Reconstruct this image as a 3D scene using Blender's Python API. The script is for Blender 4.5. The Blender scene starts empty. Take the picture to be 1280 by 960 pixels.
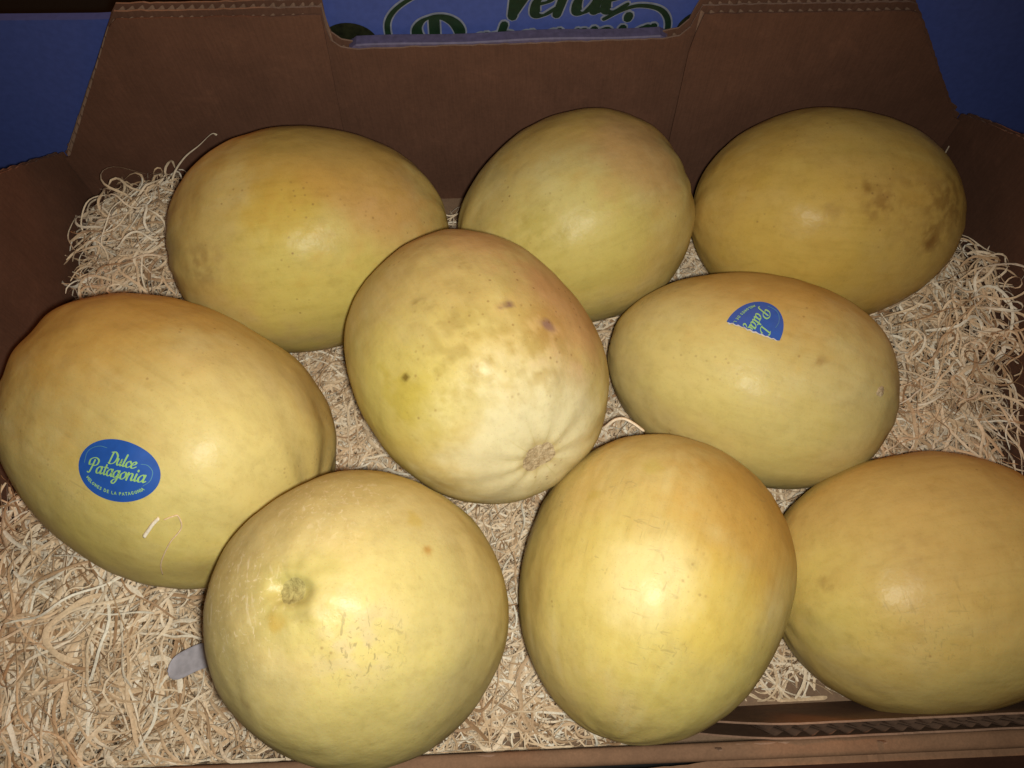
import bpy, math, random
import numpy as np
from mathutils import Vector, Matrix
from mathutils.bvhtree import BVHTree
from mathutils.geometry import tessellate_polygon

random.seed(7)
rng = np.random.default_rng(11)
C = bpy.context.scene.collection
S = bpy.context.scene

# ------------------------------------------------------------------ camera
PITCH, ROLL, CAMZ = 1.13819, -0.02506, 0.51207
f_ = np.array([0, math.cos(PITCH), -math.sin(PITCH)])
r0 = np.array([1., 0, 0]); u0 = np.cross(r0, f_)
r_ = r0*math.cos(ROLL) + u0*math.sin(ROLL)
u_ = -r0*math.sin(ROLL) + u0*math.cos(ROLL)
cam_d = bpy.data.cameras.new('camera'); cam = bpy.data.objects.new('camera', cam_d); C.objects.link(cam)
m = Matrix.Identity(4)
for i in range(3):
    m[i][0], m[i][1], m[i][2] = r_[i], u_[i], -f_[i]
m[2][3] = CAMZ
cam.matrix_world = m
cam_d.sensor_width = 36; cam_d.lens = 980/1280*36
cam_d.clip_start = 0.01; cam_d.clip_end = 30
S.camera = cam

# ------------------------------------------------------------------ light: phone flash, faint warm room
w = bpy.data.worlds.new('World'); S.world = w; w.use_nodes = True
w.node_tree.nodes['Background'].inputs[0].default_value = (1.0, 0.60, 0.34, 1)
w.node_tree.nodes['Background'].inputs[1].default_value = 0.042

def lamp(name, kind, loc, target, energy, color, **kw):
    d = bpy.data.lights.new(name, kind); d.energy = energy; d.color = color
    for k, v in kw.items(): setattr(d, k, v)
    o = bpy.data.objects.new(name, d); C.objects.link(o)
    o.location = loc
    o.rotation_euler = (Vector(target) - Vector(loc)).to_track_quat('-Z', 'Y').to_euler()
    return o
fl = np.array([0, 0, CAMZ]) + 0.009*r_ - 0.006*u_
lamp('flash_lamp', 'SPOT', fl, (-0.035, 0.140, 0.10), 7.35, (1.0, 0.975, 0.86),
     spot_size=math.radians(118), spot_blend=1.0, shadow_soft_size=0.006)
lamp('room_lamp', 'AREA', (0.15, 1.5, 1.5), (0, 0.2, 0.1), 6.8, (1.0, 0.34, 0.07), size=0.5)

S.view_settings.view_transform = 'Standard'; S.view_settings.look = 'None'
S.view_settings.exposure = 0.0; S.view_settings.gamma = 1.0

# ------------------------------------------------------------------ helpers
def tag(o, label=None, cat=None, group=None, kind=None):
    if label: o['label'] = label
    if cat: o['category'] = cat
    if group: o['group'] = group
    if kind: o['kind'] = kind
    return o

def mesh(name, V, Fs, mats, parent=None, smooth=False, idx=None):
    me = bpy.data.meshes.new(name)
    me.from_pydata([tuple(map(float, v)) for v in V], [], [tuple(int(a) for a in q) for q in Fs])
    for mt in (mats if isinstance(mats, (list, tuple)) else [mats]): me.materials.append(mt)
    if smooth: me.polygons.foreach_set('use_smooth', [True]*len(me.polygons))
    if idx is not None: me.polygons.foreach_set('material_index', idx)
    me.update()
    o = bpy.data.objects.new(name, me); C.objects.link(o)
    if parent: o.parent = parent
    return o

def empty(name, loc=(0, 0, 0)):
    o = bpy.data.objects.new(name, None); C.objects.link(o); o.location = loc
    o.empty_display_size = 0.05
    return o

def catmull(P, n=8):
    P = np.array(P, float)
    if len(P) < 3:
        t = np.linspace(0, 1, n+1)[:, None]; return P[0]*(1-t)+P[-1]*t
    Q = np.vstack([2*P[0]-P[1], P, 2*P[-1]-P[-2]]); out = []
    for i in range(1, len(Q)-2):
        a, b, c, d = Q[i-1:i+3]
        for t in np.linspace(0, 1, n, endpoint=False):
            out.append(.5*((2*b)+(c-a)*t+(2*a-5*b+4*c-d)*t*t+(-a+3*b-3*c+d)*t**3))
    out.append(P[-1]); return np.array(out)

# numpy value noise
def hash3(i, j, k, s):
    n = (i*374761393 + j*668265263 + k*2147483647 + s*1274126177) & 0xffffffff
    n = ((n ^ (n >> 13))*1274126177) & 0xffffffff
    n = n ^ (n >> 16)
    return (n & 0xffff)/65535.0
def vnoise(P, s=0):
    I = np.floor(P).astype(np.int64); fr = P-I; fr = fr*fr*(3-2*fr); o = 0
    for a in (0, 1):
        for b in (0, 1):
            for c in (0, 1):
                wgt = (fr[:, 0] if a else 1-fr[:, 0])*(fr[:, 1] if b else 1-fr[:, 1])*(fr[:, 2] if c else 1-fr[:, 2])
                o = o+wgt*hash3(I[:, 0]+a, I[:, 1]+b, I[:, 2]+c, s)
    return o
def fbm(P, s=0, oct=4):
    o = 0; a = .5; t = 0
    for k in range(oct):
        o = o+a*vnoise(P*(2**k)+17.3*k, s+k); t += a; a *= .5
    return o/t
def sstep(a, b, x):
    t = np.clip((x-a)/(b-a), 0, 1); return t*t*(3-2*t)

# ------------------------------------------------------------------ materials
class NT:
    def __init__(s, name):
        s.m = bpy.data.materials.new(name); s.m.use_nodes = True
        s.t = s.m.node_tree; s.b = s.t.nodes['Principled BSDF']
    def n(s, ty, **kw):
        o = s.t.nodes.new(ty)
        for k, v in kw.items():
            if k.startswith('i_'):
                key = k[2:]; key = int(key) if key.isdigit() else key.replace('_', ' ')
                o.inputs[key].default_value = v
            else: setattr(o, k, v)
        return o
    def l(s, a, b): s.t.links.new(a, b)
    def ramp(s, fac, stops):
        o = s.n('ShaderNodeValToRGB'); e = o.color_ramp.elements
        while len(e) < len(stops): e.new(0.5)
        for q, (p, c) in zip(e, stops): q.position = p; q.color = (*c, 1)
        s.l(fac, o.inputs[0]); return o.outputs[0]
    def mix(s, fac, a, b, mode='MIX'):
        o = s.n('ShaderNodeMix', data_type='RGBA', blend_type=mode)
        for sock, v in ((o.inputs[0], fac), (o.inputs[6], a), (o.inputs[7], b)):
            if hasattr(v, 'links'): s.l(v, sock)
            elif isinstance(v, (int, float)): sock.default_value = v
            else: sock.default_value = (*v, 1)
        return o.outputs[2]

def cardboard(name, col, dark=0.72, rough=0.85, spec=0.25):
    t = NT(name); g = t.n('ShaderNodeNewGeometry')
    a = t.n('ShaderNodeTexNoise', i_Scale=22.0, i_Detail=5.0, i_Roughness=.6); t.l(g.outputs['Position'], a.inputs['Vector'])
    b = t.n('ShaderNodeTexNoise', i_Scale=420.0, i_Detail=3.0); t.l(g.outputs['Position'], b.inputs['Vector'])
    mp = t.n('ShaderNodeMapping'); mp.inputs['Scale'].default_value = (900, 900, 60); t.l(g.outputs['Position'], mp.inputs['Vector'])
    fb = t.n('ShaderNodeTexNoise', i_Scale=1.0, i_Detail=2.0); t.l(mp.outputs[0], fb.inputs['Vector'])
    c = t.ramp(a.outputs['Fac'], [(.3, tuple(x*dark for x in col)), (.7, col)])
    c = t.mix(.14, c, t.ramp(b.outputs['Fac'], [(.3, (.35, .35, .35)), (.7, (1.2, 1.2, 1.2))]), 'MULTIPLY')
    c = t.mix(.15, c, t.ramp(fb.outputs['Fac'], [(.35, (.45, .45, .45)), (.6, (1.15, 1.15, 1.15))]), 'MULTIPLY')
    sf = t.n('ShaderNodeTexNoise', i_Scale=38.0, i_Detail=9.0, i_Roughness=.72, i_Distortion=.8); t.l(g.outputs['Position'], sf.inputs['Vector'])
    c = t.mix(.5, c, t.ramp(sf.outputs['Fac'], [(.38, (.86, .86, .86)), (.55, (1, 1, 1)), (.72, (1.45, 1.42, 1.38))]), 'MULTIPLY')
    t.l(c, t.b.inputs['Base Color']); t.b.inputs['Roughness'].default_value = rough
    t.b.inputs['Specular IOR Level'].default_value = spec
    # fluting telegraphs faintly through the liner
    wv = t.n('ShaderNodeTexWave', i_Scale=23.0, i_Distortion=.6); wv.bands_direction = 'X'; t.l(g.outputs['Position'], wv.inputs['Vector'])
    ad = t.n('ShaderNodeMath', operation='MULTIPLY_ADD', i_1=.25); t.l(wv.outputs['Fac'], ad.inputs[0]); t.l(b.outputs['Fac'], ad.inputs[2])
    bp = t.n('ShaderNodeBump', i_Strength=.12, i_Distance=.001); t.l(ad.outputs[0], bp.inputs['Height']); t.l(bp.outputs[0], t.b.inputs['Normal'])
    return t.m
M_card = cardboard('brown_cardboard', (.172, .080, .050), .8)
M_front = cardboard('brown_cardboard_lit', (.27, .150, .088), .75)  # same cardboard, colour lightened to paint in brighter light at the front
M_edge = cardboard('raw_cardboard_edge', (.34, .205, .14))
M_floor = cardboard('floor_cardboard', (.30, .19, .12))
M_red = cardboard('red_brown_print', (.13, .055, .034), rough=.8)

def printed(name, col, rough=.45, var=.25):
    t = NT(name); g = t.n('ShaderNodeNewGeometry')
    a = t.n('ShaderNodeTexNoise', i_Scale=260.0, i_Detail=4.0); t.l(g.outputs['Position'], a.inputs['Vector'])
    c = t.ramp(a.outputs['Fac'], [(.3, tuple(x*(1-var) for x in col)), (.7, tuple(min(1, x*(1+var*.4)) for x in col))])
    t.l(c, t.b.inputs['Base Color']); t.b.inputs['Roughness'].default_value = rough
    return t.m
M_blue = printed('blue_box_print', (.072, .108, .38), .6, .1)
M_lav = printed('lavender_blue_fold', (.13, .105, .19), .6)
M_green = printed('dark_green_ink', (.012, .035, .016), .5)
M_pale = printed('pale_outline_ink', (.26, .28, .36), .55)
M_sticker = printed('sticker_blue', (.017, .095, .43), .5, .1)
M_lime = printed('lime_green_ink', (.33, .60, .19), .5, .1)
M_limedim = printed('dim_lime_line', (.10, .28, .38), .5, .1)
M_white = printed('torn_paper_white', (.62, .60, .62), .8, .15)
M_tag = printed('lavender_paper', (.46, .43, .48), .75, .2)
M_black = printed('black_gap_shade', (.006, .006, .006), .9)  # black colour stands in for shade in the gap and rear box

# ------------------------------------------------------------------ setting: the dark surface under the boxes
o = mesh('floor', [(-1.5, -1, -.012), (1.6, -1, -.012), (1.6, 2.2, -.012), (-1.5, 2.2, -.012)], [(0, 1, 2, 3)], M_black)
tag(o, kind='structure')

# ------------------------------------------------------------------ panels
def panel(name, outline, frame, thick, mats, parent, holes=()):
    """outline: 2D polygon (u,v); frame(u,v,d) -> world; a slab from d=0 to d=thick. mats: face, back, edge"""
    polys = [outline]+list(holes)
    flat = [p for q in polys for p in q]
    tri = tessellate_polygon([[Vector((a, b, 0)) for a, b in q] for q in polys])
    n = len(flat)
    V = [frame(a, b, 0) for a, b in flat]+[frame(a, b, thick) for a, b in flat]
    F, I = [], []
    for t in tri:
        (ax, ay), (bx, by), (cx, cy) = (flat[i] for i in t)
        if (bx-ax)*(cy-ay)-(by-ay)*(cx-ax) < 0: t = t[::-1]
        F.append(tuple(t)); I.append(0)
        F.append(tuple(i+n for i in t[::-1])); I.append(1)
    k = 0
    for q in polys:
        for i in range(len(q)):
            a, b = k+i, k+(i+1) % len(q)
            F.append((a, a+n, b+n, b)); I.append(2)
        k += len(q)
    return mesh(name, V, F, mats, parent, idx=I)

def jag(a, b, n, amp):
    """a roughly cut straight edge from a to b"""
    out = []
    for i in range(n+1):
        t = i/n; j = amp*(random.random()-.5) if 0 < i < n else 0
        out.append((a[0]+(b[0]-a[0])*t+j*.5, a[1]+(b[1]-a[1])*t+j))
    return out

def vn1(u): return float(vnoise(np.array([[u*160, u*37, 1.5]]), 2)[0])
def fluting(name, u0, u1, top, frame, d0, d1, parent, pitch=.0060, vbase=0.0, mat=None):
    """the wavy inner sheet of the board, standing between two liners, cut along top(u)"""
    n = int((u1-u0)/pitch*8); V = []; F = []
    for i in range(n+1):
        u = u0+(u1-u0)*i/n; d = (d0+d1)/2+(d1-d0)/2*.96*math.sin(2*math.pi*u/pitch+3.0*vn1(u*.35))*(.55+.45*vn1(u*.5+3))
        V += [frame(u, vbase, d), frame(u, top(u)-.0005+.0010*(vn1(u)-.6), d)]
        if i: F.append((2*i-2, 2*i, 2*i+1, 2*i-1))
    return mesh(name, V, F, mat or M_edge, parent, smooth=True)

def interp(pts):
    xs = [p[0] for p in pts]; ys = [p[1] for p in pts]
    return lambda u: float(np.interp(u, xs, ys))

box = empty('cardboard_box', (0, .2, 0))
tag(box, 'open brown cardboard box holding the melons on shredded wood wool', 'box')
inv = Matrix.Translation((0, -.2, 0))
BP = (0, .2, 0)
def fix(o):   # children are modelled in world coordinates
    o.matrix_parent_inverse = inv; return o

# --- floor board
fx = panel('box_floor', [(-.325, -.012), (.326, .004), (.326, .412), (-.325, .412)], lambda a, b, d: (a, b, -d), .005, [M_floor, M_floor, M_edge], box); fix(fx)

# --- back wall: tall slanted posts, low middle, two liners + fluting; blue outer print
def rough(pts, amp=.0010, step=.004):
    out = []
    for a, b in zip(pts[:-1], pts[1:]):
        n = max(1, int(math.dist(a, b)/step))
        out += jag(a, b, n, amp)[:-1]
    return out+[pts[-1]]
top_back = [(-.3185, .070), (-.2375, .1795), (-.232, .1858), (-.1085, .1850), (-.1092, .1706), (-.1080, .1610), (-.1030, .1555), (-.0955, .1535),
            (.101, .1553), (.1110, .1575), (.1165, .1640), (.1185, .1720), (.1210, .1795), (.2465, .1785), (.252, .1765), (.319, .087)]
DZ = -.0025
fb_ = lambda a, b, d: (a, .403+d, b+(DZ if b > .02 else 0))
main_out = [(.325, -.004), (.325, .083)]+rough(top_back[::-1])+[(-.3235, .067), (-.3235, -.004)]
bw = fix(panel('back_wall', main_out[::-1], fb_, .0012, [M_card, M_card, M_edge], box))
bo = panel('outer_liner', main_out[::-1], lambda a, b, d: fb_(a, b, d+.0066), .0012, [M_card, M_blue, M_edge], bw)
tb = interp([(-.322, .069)]+[p for p in top_back[1:3]]+[(-.1085, .185), (-.108, .153), (.101, .155), (.1205, .1575), (.121, .1785), (.2465, .178), (.319, .0865)])
fluting('fluting', -.322, .319, lambda u: tb(u)-.0004, fb_, .0014, .0064, bw)
# inner reinforcement panels at each corner (front face 5 mm proud of the middle)
for k, pts in enumerate(([(-.3225, 0), (-.1165, 0), (-.1150, .082), (-.1092, .1700), (-.1083, .1845)]+rough([(-.1083, .1845), (-.230, .1852), (-.2370, .1795), (-.3180, .069)])+[(-.3225, .067)],
                         [(.120, 0), (.324, 0), (.324, .083)]+rough([(.3185, .086), (.2515, .1755), (.2465, .1772), (.1215, .1785)])+[(.1190, .1640), (.1175, .150), (.1190, .066)])):
    cp = fix(panel('corner_panel', pts, lambda a, b, d: (a, .3975+d, b+(DZ-.0005 if b > .02 else 0)), .0010, [M_card, M_card, M_card], box))
    if k == 0: fluting('fluting', -.321, -.1178, interp([(-.3215, .0685), (-.2392, .178), (-.232, .1838), (-.109, .183)]), lambda a, b, d: (a, .3975+d, b+(DZ-.0005 if b > .02 else 0)), .0012, .0050, cp)
    else: fluting('fluting', .120, .3185, interp([(.1195, .178), (.2465, .1768), (.2515, .175), (.3185, .0855)]), lambda a, b, d: (a, .3975+d, b+(DZ-.0005 if b > .02 else 0)), .0012, .0050, cp)
# folded, printed strip along the low middle of the rim
V = []; F = []
xs = np.linspace(-.0985, .1045, 40)
for x in xs:
    tpr = float(np.interp(x, [-.0985, -.094, .100, .1045], [.2, 1, 1, .2])); z = float(np.interp(x, [-.098, .104], [.1534, .1552]))+.0006*math.sin(x*60)
    for dy, dz in ((.0022, -.006), (.0024, .0006), (.0032, .0014), (.0105, .0013), (.0114, .0003), (.0114, -.012)): V.append((x, .403+dy-.001, z+DZ+dz*tpr+.0004-.003*(1-tpr)))
for i in range(len(xs)-1):
    for j in range(5):
        a = i*6+j; F.append((a, a+1, a+7, a+6))
fix(mesh('rim_fold', V, F, M_lav, box, smooth=False))

# --- side walls with the notch that drops to the back corner
for sgn, x, lo, ty in ((-1, -.3235, .066, (.341, .116)), (1, .3250, .082, (.340, .126))):
    prof = [(.402, -.004), (.402, lo)]+rough([(.401, lo+.001), ty, (.255, .150), (.235, .158), (.14, .158), (.12, .150), (.03, .098)])+[(.0, .085), (.0, -.004)]
    fs = (lambda a, b, d, x=x, sgn=sgn: (x+sgn*d, a, b))
    sw = fix(panel('side_wall', prof[::sgn], fs, .0012, [M_card, M_card, M_edge], box))
    panel('outer_liner', prof[::sgn], lambda a, b, d: fs(a, b, d+.0050), .0012, [M_card, M_blue, M_edge], sw)
    tt = interp([(.03, .098), (.12, .150), (.14, .158), (.235, .158), (.255, .150), ty, (.401, lo+.001)])
    fluting('fluting', .03, .40, lambda u: tt(u)-.0006, fs, .0014, .0048, sw)

# --- front wall: low middle, right-hand post with an inner panel whose fluted edge shows
fy = lambda x: -.0035+.018*x
ff = lambda a, b, d: (a, fy(a)-d, b)
zt = [(-.323, .098), (-.30, .092), (-.26, .068), (-.10, .066), (.06, .066), (.085, .068), (.105, .074), (.12, .080), (.325, .086)]
fo = [(.325, -.004)]+rough(zt[::-1], .0009)+[(-.323, -.004)]
fw = fix(panel('front_wall', fo, ff, .0013, [M_card, M_card, M_edge], box))
panel('outer_liner', fo, lambda a, b, d: ff(a, b-.001, d+.0052), .0013, [M_card, M_red, M_edge], fw)
fluting('fluting', -.32, .322, (lambda f: lambda u: f(u)-.0008)(interp(zt)), ff, .0015, .0050, fw, pitch=.0085)
def fl_(a, b, d):    # leaning inner panel: v up the slope
    s = np.clip((b-.0)/.088, 0, 1); lean = .0205+(.0085-.0205)*s
    y = lean+.022*(a-.2)-d*.95
    return (a, y, b-d*.12)
zi = [(.090, .046), (.103, .063), (.116, .076), (.126, .083), (.138, .0865), (.323, .088)]
fi = [(.090, .002), (.323, .002)]+rough(zi[::-1], .0012)
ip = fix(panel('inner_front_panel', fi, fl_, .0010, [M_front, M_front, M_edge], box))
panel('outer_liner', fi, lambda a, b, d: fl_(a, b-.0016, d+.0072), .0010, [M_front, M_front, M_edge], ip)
fluting('fluting', .120, .322, (lambda f: lambda u: f(u)-.0006)(interp(zi)), fl_, .0012, .0040, ip, pitch=.0088)
fluting('fluting', .120, .322, (lambda f: lambda u: f(u)-.0014)(interp(zi)), lambda a, b, d: fl_(a+.004, b, d), .0042, .0070, ip, pitch=.0088)
V = []; F = []
for i, x in enumerate(np.linspace(-.322, .3235, 90)):
    z = float(np.interp(x, [p[0] for p in zt], [p[1] for p in zt]))+.0006*math.sin(x*90)+.0005*math.sin(x*37)
    for d, dz in ((-.0011, -.012), (-.0011, -.001), (-.0004, .0006), (.0012, .0013), (.0050, .0013), (.0066, .0006), (.0075, -.0012), (.0075, -.016)): V.append(ff(x, z+dz, d))
    if i: F += [(8*i-8+j, 8*i-8+j+1, 8*i+j+1, 8*i+j) for j in range(7)]
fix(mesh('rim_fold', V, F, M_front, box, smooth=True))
fop = [(a, b-.0025 if b > 0 else b) for a, b in fo]
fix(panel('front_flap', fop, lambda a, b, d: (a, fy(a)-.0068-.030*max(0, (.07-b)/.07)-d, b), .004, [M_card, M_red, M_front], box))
# torn nibs of paper on the front rim
for x, zz in ((.0995, .073), (.178, .083)):
    V = []; F = []
    for j, (du, dv, dd) in enumerate(((-.0016, -.001, .001), (.0016, -.001, .001), (-.0015, .003, .0014), (.0013, .0034, .0014), (-.0007, .0062, .0022), (.0008, .0060, .0022))):
        V.append(ff(x+du, zz+dv, dd))
    n = len(V); V += [(a, b-.0005, c) for a, b, c in V]
    F = [(0, 1, 3, 2), (2, 3, 5, 4), (6, 8, 9, 7), (8, 10, 11, 9), (0, 2, 8, 6), (2, 4, 10, 8), (1, 7, 9, 3), (3, 9, 11, 5), (4, 5, 11, 10)]
    mesh('torn_nib', V, F, M_edge, fw)

# ------------------------------------------------------------------ stroke lettering
G = {
 'a': (1.0, [[(.74, .82), (.42, 1.0), (.08, .58), (.14, .1), (.42, .03), (.68, .4), (.76, .95)], [(.78, 1.0), (.72, .3), (.85, .02), (1.08, .22)]]),
 't': (.66, [[(.32, 1.42), (.26, .35), (.40, .02), (.66, .22)], [(-.02, 1.02), (.3, 1.08), (.66, 1.04)]]),
 'g': (1.0, [[(.74, .82), (.42, 1.0), (.08, .58), (.14, .1), (.42, .03), (.68, .4), (.76, .95)], [(.78, 1.0), (.70, -.25), (.42, -.85), (.1, -.68), (.28, -.32), (.8, .0), (1.06, .22)]]),
 'o': (.92, [[(.45, 1.0), (.1, .62), (.15, .1), (.45, .0), (.76, .42), (.68, .92), (.45, 1.0)], [(.68, .92), (.85, .82), (1.0, .9)]]),
 'n': (1.0, [[(.12, 1.0), (.12, .5), (.1, .0)], [(.12, .55), (.38, .97), (.66, .86), (.68, .28), (.8, .02), (1.04, .22)]]),
 'i': (.5, [[(.16, 1.0), (.13, .28), (.28, .02), (.52, .22)], [(.20, 1.40), (.19, 1.52)]]),
 'u': (1.0, [[(.12, 1.0), (.1, .32), (.3, .02), (.58, .3), (.68, 1.0)], [(.69, 1.0), (.67, .28), (.8, .02), (1.04, .22)]]),
 'l': (.5, [[(.24, 1.85), (.14, .32), (.28, .02), (.52, .22)]]),
 'c': (.8, [[(.68, .78), (.45, 1.0), (.1, .62), (.16, .12), (.45, .0), (.82, .28)]]),
 'e': (.84, [[(.12, .46), (.5, .56), (.66, .84), (.42, 1.0), (.1, .6), (.16, .1), (.46, .0), (.86, .28)]]),
 'd': (1.0, [[(.74, .82), (.42, 1.0), (.08, .58), (.14, .1), (.42, .03), (.68, .4), (.78, .95)], [(.86, 1.9), (.74, .35), (.86, .02), (1.08, .22)]]),
 'r': (.64, [[(.14, 1.0), (.13, .5), (.1, .0)], [(.14, .55), (.36, .97), (.66, .90)]]),
 'P': (1.25, [[(.55, 1.70), (.44, .6), (.28, -.12), (.0, -.12)], [(.32, 1.05), (-.08, .95), (-.12, 1.65), (.5, 2.02), (1.12, 1.78), (1.12, 1.2), (.72, .92), (.48, 1.05)]]),
 'D': (1.35, [[(.24, 1.85), (.18, .9), (.12, .02)], [(-.1, 1.78), (.55, 1.92), (1.15, 1.35), (1.05, .45), (.55, .02), (-.02, .04)]]),
 'V': (1.05, [[(-.15, 1.62), (.12, 1.78), (.3, .9), (.42, .02)], [(.42, .02), (.78, 1.0), (1.05, 1.85), (1.25, 1.9)]]),
}
CAPS = {
 'M': (1.2, [[(.1, 0), (.15, 1)], [(.15, 1), (.5, .2)], [(.5, .2), (.9, 1)], [(.9, 1), (1, 0)]]), 'E': (.8, [[(.1, 0), (.1, 1)], [(.1, 1), (.65, 1)], [(.1, .52), (.55, .52)], [(.1, 0), (.65, 0)]]),
 'L': (.75, [[(.1, 1), (.1, 0)], [(.1, 0), (.62, 0)]]), 'O': (1.05, [[(.5, 1), (.1, .5), (.5, 0), (.9, .5), (.5, 1)]]), 'N': (1.0, [[(.1, 0), (.1, 1)], [(.1, 1), (.8, 0)], [(.8, 0), (.8, 1)]]),
 'S': (.8, [[(.65, .85), (.35, 1), (.12, .75), (.6, .35), (.4, 0), (.08, .14)]]), 'D': (1.0, [[(.1, 0), (.1, 1)], [(.1, 1), (.6, .95), (.85, .5), (.6, .05), (.1, 0)]]),
 'A': (.95, [[(.05, 0), (.45, 1)], [(.45, 1), (.85, 0)], [(.2, .35), (.7, .35)]]), 'P': (.85, [[(.1, 0), (.1, 1)], [(.1, 1), (.65, .95), (.65, .55), (.1, .48)]]), 'T': (.8, [[(.4, 0), (.4, 1)], [(.05, 1), (.75, 1)]]),
 'G': (1.0, [[(.8, .85), (.45, 1), (.1, .5), (.45, 0), (.82, .2)], [(.82, .2), (.82, .45)], [(.82, .45), (.5, .45)]]), 'I': (.35, [[(.15, 0), (.15, 1)]]), ' ': (.5, []),
}
def set_text(txt, glyphs, shear):
    x = 0; out = []
    for ch in txt:
        adv, st = glyphs[ch]
        for s in st: out.append([(x+a+shear*b, b) for a, b in s])
        x += adv
    return out, x
def ribbons(strokes, w0, w1, n=7, mono=False):
    """quads in 2D: list of (V, F) with a thick-and-thin pen"""
    V = []; F = []
    for s in strokes:
        P = catmull(s, n); T = np.gradient(P, axis=0); L = np.hypot(T[:, 0], T[:, 1])+1e-9; T /= L[:, None]
        N = np.stack([-T[:, 1], T[:, 0]], 1)
        k = np.abs(T[:, 1]*.94-T[:, 0]*.34)**1.5
        wd = np.full(len(P), w1) if mono else w0+(w1-w0)*k
        base = len(V)
        for i, (p, nn, ww) in enumerate(zip(P, N, wd)):
            V.append(p-nn*ww/2); V.append(p+nn*ww/2)
            if i: F.append((base+2*i-2, base+2*i, base+2*i+1, base+2*i-1))
        for e, sg in ((0, -1), (len(P)-1, 1)):       # round ends
            c = P[e]; ww = wd[e]/2; a0 = math.atan2(N[e, 1], N[e, 0]); b0 = len(V)
            for j in range(5):
                an = a0-sg*math.pi*j/4; V.append(c+ww*np.array([math.cos(an), math.sin(an)]))
            F.append(tuple(range(b0, b0+5)))
    return np.array(V), F

# ------------------------------------------------------------------ the printed crate standing behind
crate = empty('cardboard_box', (0, .6, 0))
tag(crate, 'blue printed box behind, showing dark green brush lettering', 'box')
cinv = Matrix.Translation((0, -.6, 0))
def cfix(o): o.matrix_parent_inverse = cinv; return o
co = [(-.60, -.008), (.52, -.008), (.52, .10)]+rough([(.47, .162), (.3205, .166), (.318, .30), (-.136, .30)], .0006, .02)+[(-.1365, .1685), (-.255, .1655), (-.60, .172)]
cf = cfix(panel('front_wall', co, lambda a, b, d: (a, .418+d, b), .006, [M_blue, M_card, M_blue], crate))
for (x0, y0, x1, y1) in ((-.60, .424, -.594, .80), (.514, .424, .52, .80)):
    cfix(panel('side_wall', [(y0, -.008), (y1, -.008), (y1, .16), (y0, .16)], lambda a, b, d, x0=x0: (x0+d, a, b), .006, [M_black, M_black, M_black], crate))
cfix(panel('back_wall', [(-.60, -.008), (.52, -.008), (.52, .16), (-.60, .16)], lambda a, b, d: (a, .80+d, b), .006, [M_black]*3, crate))  # rear box interior coloured black in place of shade
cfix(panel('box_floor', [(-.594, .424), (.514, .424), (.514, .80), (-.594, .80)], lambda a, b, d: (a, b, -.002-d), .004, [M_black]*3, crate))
def xf(st, s, ox, oz, ang):
    ca, sa = math.cos(ang), math.sin(ang)
    return [[(ox+s*(a*ca-b*sa), oz+s*(a*sa+b*ca)) for a, b in q] for q in st]
ANG = math.radians(2.0)
st1 = xf(set_text('Verde', G, .28)[0], .0178, -.0015, .1585, ANG)
st2 = xf(set_text('atagonia', G, .28)[0], .0176, -.0285, .1290, ANG)
st2 += xf([G['P'][1][0]], .0176, -.052, .1300, ANG)
th = np.linspace(-.5, 4.9, 11)
st2 += [[(-.0428+.0155*math.cos(t)*(1-.03*k), .1500+.0140*math.sin(t)*(1-.03*k)) for k, t in enumerate(th)]]
sw_ = [[(-.0700, .128), (-.0738, .1494), (-.0712, .1625), (-.060, .1735), (-.040, .183), (-.015, .187)],
       [(.0640, .1575), (.0740, .1635), (.0850, .1668), (.0980, .1640), (.1048, .1555), (.1052, .1430), (.0990, .1300)]]
sub = 0
def glyph_strokes(txt):
    x = 0; out = []
    for ch in txt:
        adv, st = G[ch]; out.append([[(x+a+.28*b, b) for a, b in q] for q in st]); x += adv
    return out
letters = [('letter', xf(q, .0178, -.0015, .1602, ANG), .0020, .0070) for q in glyph_strokes('Verde')]
letters += [('letter', xf(q, .0176, -.0285, .1290, ANG), .0018, .0066) for q in glyph_strokes('atagonia')]
letters += [('letter', st2[-2:], .0022, .0076)]
letters += [('swirl', [q], .0026, .0038) for q in sw_]
for nm, st, a, b in letters:
    sub += 1
    for lay, ex, mt, off in ((0, .0020, M_pale, .0004), (1, 0, M_green, .0010)):
        V2, F2 = ribbons(st, a+ex, b+ex, 9)
        V3 = [(p[0], .418-off-.00000012*i-.000025*sub, p[1]) for i, p in enumerate(V2)]
        mesh(nm if lay else nm+'_outline', V3, F2, mt, cf)
for cx, cz, rx, rz in ((-.0995, .1430, .0185, .0160), (.1330, .1470, .0215, .0165)):
    V = [(cx, .4173, cz)]+[(cx+rx*math.cos(t), .4173, cz+rz*math.sin(t)) for t in np.linspace(0, 2*math.pi, 40, endpoint=False)]
    mesh('printed_melon', V, [(0, 1+i, 1+(i+1) % 40) for i in range(40)], printed('dark_melon_print', (.02, .022, .008), .5, .6), cf)

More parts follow.
